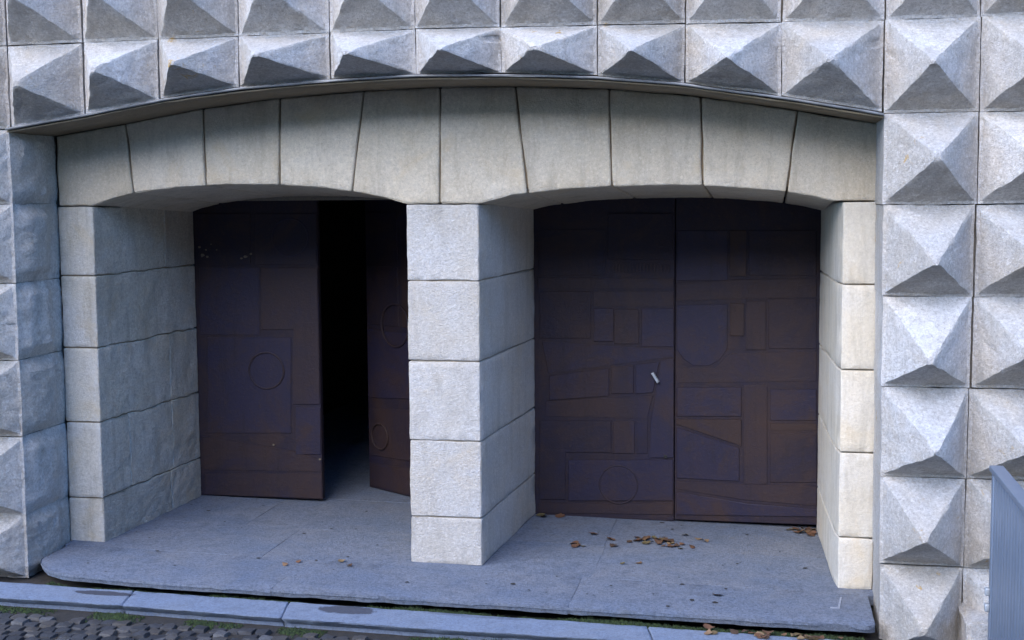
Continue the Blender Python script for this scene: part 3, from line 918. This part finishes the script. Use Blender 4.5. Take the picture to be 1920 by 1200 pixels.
def step_pts(r):
    x = r.uniform(-4.15, .5)
    k = max(0, .58 + .9 * noise.noise(Vector((x * 1.9, 3.1, 0))) + .5 * noise.noise(Vector((x * 9, 1, 0))))
    return x, interp(EX, EY, x) + .012 - r.uniform(0, .052), zt(x) - .074, k
moss_run('moss', 'strip of green moss in the gap between the platform edge and the kerb', step_pts, 4200, .017, 5)
def street_pts(r):
    x = r.uniform(-5.5, .5)
    k = max(0, .12 + 1.1 * noise.noise(Vector((x * 2.6, 7.7, 2))) + .6 * noise.noise(Vector((x * 9, 1, 5))))
    return x, kerb_front(x) + .02 - abs(r.gauss(0, .05)), zt(x) - .112, k
moss_run('moss', 'patches of green moss along the street side of the kerb', street_pts, 3800, .020, 8)

def leaf_mesh(k):
    r = random.Random(200 + k)
    n_ = 7
    v, f = [], []
    prof = [0, .32, .5, .46, .4, .24, 0]
    c1, c2 = r.uniform(.3, .9), r.uniform(-.6, .8)
    for i in range(n_):
        t = i / (n_ - 1) - .5
        for s in (-1, -.5, 0, .5, 1):
            wv = prof[i] * s * (1 + .25 * r.uniform(-1, 1))
            v.append((t, wv, c1 * wv * wv + c2 * t * t + .03 * r.uniform(-1, 1)))
    for i in range(n_ - 1):
        for s in range(4):
            a = i * 5 + s
            f.append((a, a + 1, a + 6, a + 5))
    zmin = min(q[2] for q in v)
    v = [(q[0], q[1], q[2] - zmin) for q in v]
    b0 = len(v)
    v += [(-.5, -.015, .02), (-.5, .015, .02), (-.85, .02, .06)]
    f.append((b0, b0 + 1, b0 + 2))
    me = bpy.data.meshes.new('fallen_leaf')
    me.from_pydata(v, [], f)
    me.polygons.foreach_set('use_smooth', [True] * len(f))
    me.materials.append(LEAF)
    return me
leaves = [leaf_mesh(k) for k in range(7)]
LV = [(-1.18, .589), (-1.198, .546), (-.871, .74), (-.822, .765), (-.792, .813), (-.76, .725), (-.738, .785), (-.691, .85), (-.659, .885), (-.629, .809), (-.598, .762), (-.674, .772), (-.539, .643), (-.599, .682), (-.96, .613), (-.996, .767), (-.857, .221), (-.762, .254), (-.436, .908), (-.392, .863), (-.527, .985), (-.269, -.301), (-1.125, .876)]
LC = [(-1.55, 1.31), (-1.52, 1.28), (-1.411, 1.31)]
LD = [(.163, 1.31), (.194, 1.325), (.239, 1.30), (.273, 1.27), (.302, 1.31), (.30, 1.22)]
LP = [(-2.841, -.251), (-2.787, -.167), (-2.536, -.11), (-2.46, -.189)]
LK = [(-.101, -.745), (-.073, -.76), (-.011, -.75), (.012, -.77), (.097, -.745), (.158, -.75), (.179, -.79), (.202, -.765), (-.267, -.80), (-.295, -.81), (.264, -.75), (-.16, -.76)]
for (x, y), k in (((-.72, .80), 14), ((-.55, .72), 6), ((-1.19, .57), 4)):
    for _ in range(k): LV.append((round(x + rng.gauss(0, .09), 3), round(y + rng.gauss(0, .045), 3)))
for _ in range(10): LD.append((round(.33 - abs(rng.gauss(0, .09)) - .03, 3), round(1.31 - abs(rng.gauss(0, .05)), 3)))
for _ in range(14): LK.append((round(rng.gauss(.08, .13), 3), round(-.765 + rng.gauss(0, .022), 3)))
def strew(pts, off, label, grp, s0, s1):
    for i, (x, y) in enumerate(pts):
        s = rng.uniform(s0, s1)
        o = link_mesh('fallen_leaf', leaves[rng.randrange(7)], None, (x, y, zt(x) + off), (rng.uniform(-.25, .25), rng.uniform(-.25, .25), rng.uniform(0, 6.28)), (s, s, s * rng.uniform(.7, 1.3)))
        tag(o, label, 'leaf', grp)
strew(LV, .004, 'dry brown leaf lying on the platform before the closed door pair', 'leaves strewn before the closed doors', .028, .066)
strew(LC, .004, 'dry brown leaf caught in the corner of pillar and closed door', 'leaves caught at the pillar', .05, .075)
strew(LD, .004, 'tan dry leaf heaped where the crossing-band door meets its jamb', 'leaves heaped in the door corner', .035, .08)
strew(LP, .004, 'small dark leaf lying on the platform before the open doorway', 'dark leaves before the open doorway', .035, .055)
strew(LK, -.052, 'curled brown leaf lodged on the kerb against the platform step', 'leaves lodged on the kerb', .03, .07)
